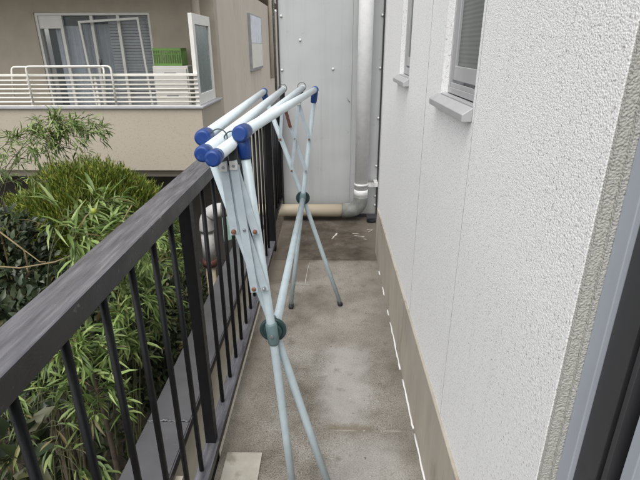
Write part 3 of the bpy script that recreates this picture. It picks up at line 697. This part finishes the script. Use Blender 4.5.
# rounded conifer built of upright tufts
def conifer(label, c, rx, ry, rz, n, base):
    th = thing('conifer_shrub', label, 'shrub', base)
    tr = MB(); b0 = V(base)
    for i in range(7):
        a_ = i*.9; tr.tube([b0, b0.lerp(V(c), .45)+V((math.cos(a_)*.12, math.sin(a_)*.12, 0)), V(c)+V((math.cos(a_)*rx*.6, math.sin(a_)*ry*.6, rz*.45))], [.035, .022, .006], 7)
    tr.build('trunk', M['bark'], th)
    lv = MB(); k = 0
    while k < n:
        d = rv(1).normalized()
        if d.z < -.55: continue
        lump = 1+.07*math.sin(d.x*9+d.z*4)*math.cos(d.y*8+2)+.05*math.sin(d.z*17+d.x*11)
        r = (random.random()**.22)*lump; p = V(c)+V((d.x*rx*r, d.y*ry*r, d.z*rz*r)); k += 1
        ax = (V((d.x*.55, d.y*.55, .95))+rv(.18)).normalized(); L = random.uniform(.07, .17)
        # tuft: a short feather of narrow needles round an axis
        for j in range(6):
            t_ = j/6; q = p+ax*L*t_; o_ = rv(1); o_ = (o_-ax*o_.dot(ax)).normalized()
            dd = (ax+o_*.42).normalized(); l_ = .045*(1.15-t_*.5); w_ = .0055
            s_ = dd.cross(o_).normalized()*w_
            lv.add([q-s_, q+s_, q+dd*l_+s_*.5, q+dd*l_*1.2, q+dd*l_-s_*.5], [(0, 1, 2, 3, 4)])
    lv.build('foliage', M['conifer'], th)
cc = at(100, 232, 4.75)
conifer('large rounded yellow green conifer shrub with upright tufts before the beige parapet', (cc.x-.05, 4.75, -.57), .84, .75, .92, 15000, (cc.x, 4.75, G))
# dark glossy broadleaf shrub at left
def broadleaf(label, c, r3, n, base, mat, L=.075, W=.034, name='broadleaf_shrub', limbs=9):
    th = thing(name, label, 'shrub', base); tr = MB(); b0 = V(base); c = V(c)
    for i in range(limbs):
        e = c+V((random.uniform(-.7, .7)*r3[0], random.uniform(-.7, .7)*r3[1], random.uniform(-.2, .8)*r3[2]))
        tr.tube(bez(b0+V((random.uniform(-.06, .06), random.uniform(-.06, .06), 0)), b0.lerp(e, .5)+V((0, 0, .15)), e, 8), [.02*(1-.8*i_/8) for i_ in range(9)], 6)
    tr.build('trunk', M['bark'], th)
    lv = MB()
    for i in range(n):
        d = rv(1).normalized(); r = random.random()**.4*(1+.15*math.sin(d.x*7+d.z*5)); p = c+V((d.x*r3[0]*r, d.y*r3[1]*r, d.z*r3[2]*r))
        for j in range(5):
            dd = (d+rv(.7)+V((0, 0, .2))).normalized()
            leaf(lv, p+rv(.02), dd, V((random.gauss(0, .5), random.gauss(0, .5), 1)), L*random.uniform(.7, 1.2), W*random.uniform(.8, 1.2), .12, .12)
    lv.build('foliage', mat, th)
broadleaf('dark glossy leaved shrub at the left edge in front of the rounded conifer', at(-2, 285, 3.0), (.36, .45, .52), 800, (at(-2, 285, 3.0).x, 3.0, G), M['camellia'])
broadleaf('low dark shrub below the top rail at bottom left', at(40, 335, 2.6), (.5, .5, .42), 700, (at(40, 330, 2.6).x, 2.6, G), M['camellia'])
broadleaf('dark leafy bush between the conifer and the garden wall', (-1.65, 3.9, -1.0), (.55, .8, .62), 1300, (-1.65, 3.9, G), M['under'], .08, .03)
broadleaf('broad leaved plant with large dark leaves at the bottom left corner', at(4, 462, 1.55), (.16, .2, .14), 16, (at(4, 462, 1.55).x, 1.55, G), M['under'], .13, .065, limbs=5)
# long pale dry vine stem
vt = MB(); vp = [at(-10, 266, 2.3), at(20, 268, 2.3), at(55, 262, 2.3), at(85, 250, 2.35), at(105, 238, 2.4), at(122, 222, 2.45), at(132, 205, 2.5)]
sm = []
for i in range(len(vp)-1): sm += [vp[i].lerp(vp[i+1], k/3) for k in range(3)]
vt.tube([V((-2.2, 2.25, G))]+sm+[vp[-1]], .0042, 6)
vine = vt.build('vine_stem', M['twig']); tag(vine, 'long pale dry stem curving beneath the bright bamboo leaves', 'vine')
tw = MB(); tw.tube(bez(V((-2.35, 3.0, G)), at(10, 262, 2.9), at(0, 232, 2.8), 8)[4:]+[at(24, 250, 2.8), at(29, 270, 2.8)], .006, 6)
tw.tube([at(24, 250, 2.8), at(40, 262, 2.8), at(46, 262, 2.8)], .004, 5); tw.tube(bez(V((-2.35, 3.0, G)), at(12, 330, 2.9), at(28, 268, 2.8), 8), .008, 6)
tag(tw.build('dry_branch', M['twig']), 'bare brown twig among the dark leaves at the left edge', 'branch')
fr = at(94, 211, 2.42)
bm = bmesh.new(); bmesh.ops.create_icosphere(bm, subdivisions=3, radius=.014); me = bpy.data.meshes.new('fruit'); bm.to_mesh(me); bm.free()
for p in me.polygons: p.use_smooth = True
fo = bpy.data.objects.new('fruit', me); C.objects.link(fo); fo.location = fr; fo.scale = (1, 1, 1.15); me.materials.append(M['fruit'])
tag(fo, 'single round yellow green fruit among the bright bamboo leaves', 'fruit')
# undergrowth: uncountable dark leaves over the soil
un = MB()
for i in range(15000):
    x = random.uniform(-6.5, -1.0); y = random.uniform(.2, 6.9) if i % 4 else random.uniform(.8, 4)
    h = .55+.35*math.sin(x*2.1)*math.cos(y*1.7)+.25*math.sin(x*5+y*3)
    p = V((x, y, G+max(.02, h)*random.random()**.6))
    leaf(un, p, rv(1)+V((0, 0, .3)), V((random.gauss(0, .5), random.gauss(0, .5), 1)), random.uniform(.06, .16), random.uniform(.02, .05), .2, .15)
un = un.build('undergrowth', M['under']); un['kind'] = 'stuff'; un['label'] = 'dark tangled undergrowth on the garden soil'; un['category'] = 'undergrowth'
# a couple of bare dark trunks lower left
for (px, lab) in ((33, 'thin dark trunk seen between the first two balusters'), (118, 'slender dark stem rising between bamboo leaves near the garden wall')):
    q = at(px, 470, 2.0 if px < 50 else 2.3); tag(tube(bez((q.x-.05, q.y, G), (q.x+.05, q.y, -1), (q.x-.12, q.y+.1, .1), 10), [.028-.002*i for i in range(11)], 8).build('tree_trunk', M['bark']), lab, 'trunk')

# ------------------------------------------------------------------ light
w = bpy.data.worlds.new('World'); SC.world = w; w.use_nodes = True; nt = w.node_tree
sky = nt.nodes.new('ShaderNodeTexSky'); sky.sky_type = 'NISHITA'; sky.sun_disc = False
EL, AZ = math.radians(62), math.radians(192)
sky.sun_elevation = EL; sky.sun_rotation = AZ; sky.dust_density = 3; sky.air_density = 1
hs = nt.nodes.new('ShaderNodeHueSaturation'); hs.inputs['Saturation'].default_value = .18
bg = nt.nodes['Background']; bg.inputs['Strength'].default_value = .15
nt.links.new(sky.outputs[0], hs.inputs['Color']); nt.links.new(hs.outputs[0], bg.inputs['Color'])
sl = bpy.data.lights.new('sun', 'SUN'); sl.energy = .8; sl.angle = math.radians(50); sl.color = (1, .965, .92)
so_ = bpy.data.objects.new('sun', sl); C.objects.link(so_)
dirv = V((math.sin(AZ)*math.cos(EL), math.cos(AZ)*math.cos(EL), math.sin(EL)))
so_.rotation_euler = dirv.to_track_quat('Z', 'Y').to_euler()
SC.view_settings.view_transform = 'Standard'; SC.view_settings.look = 'None'; SC.view_settings.exposure = 1.08; SC.view_settings.gamma = 1
SC.view_settings.use_curve_mapping = False
SC.cycles.max_bounces = 8 if hasattr(SC, 'cycles') else 8
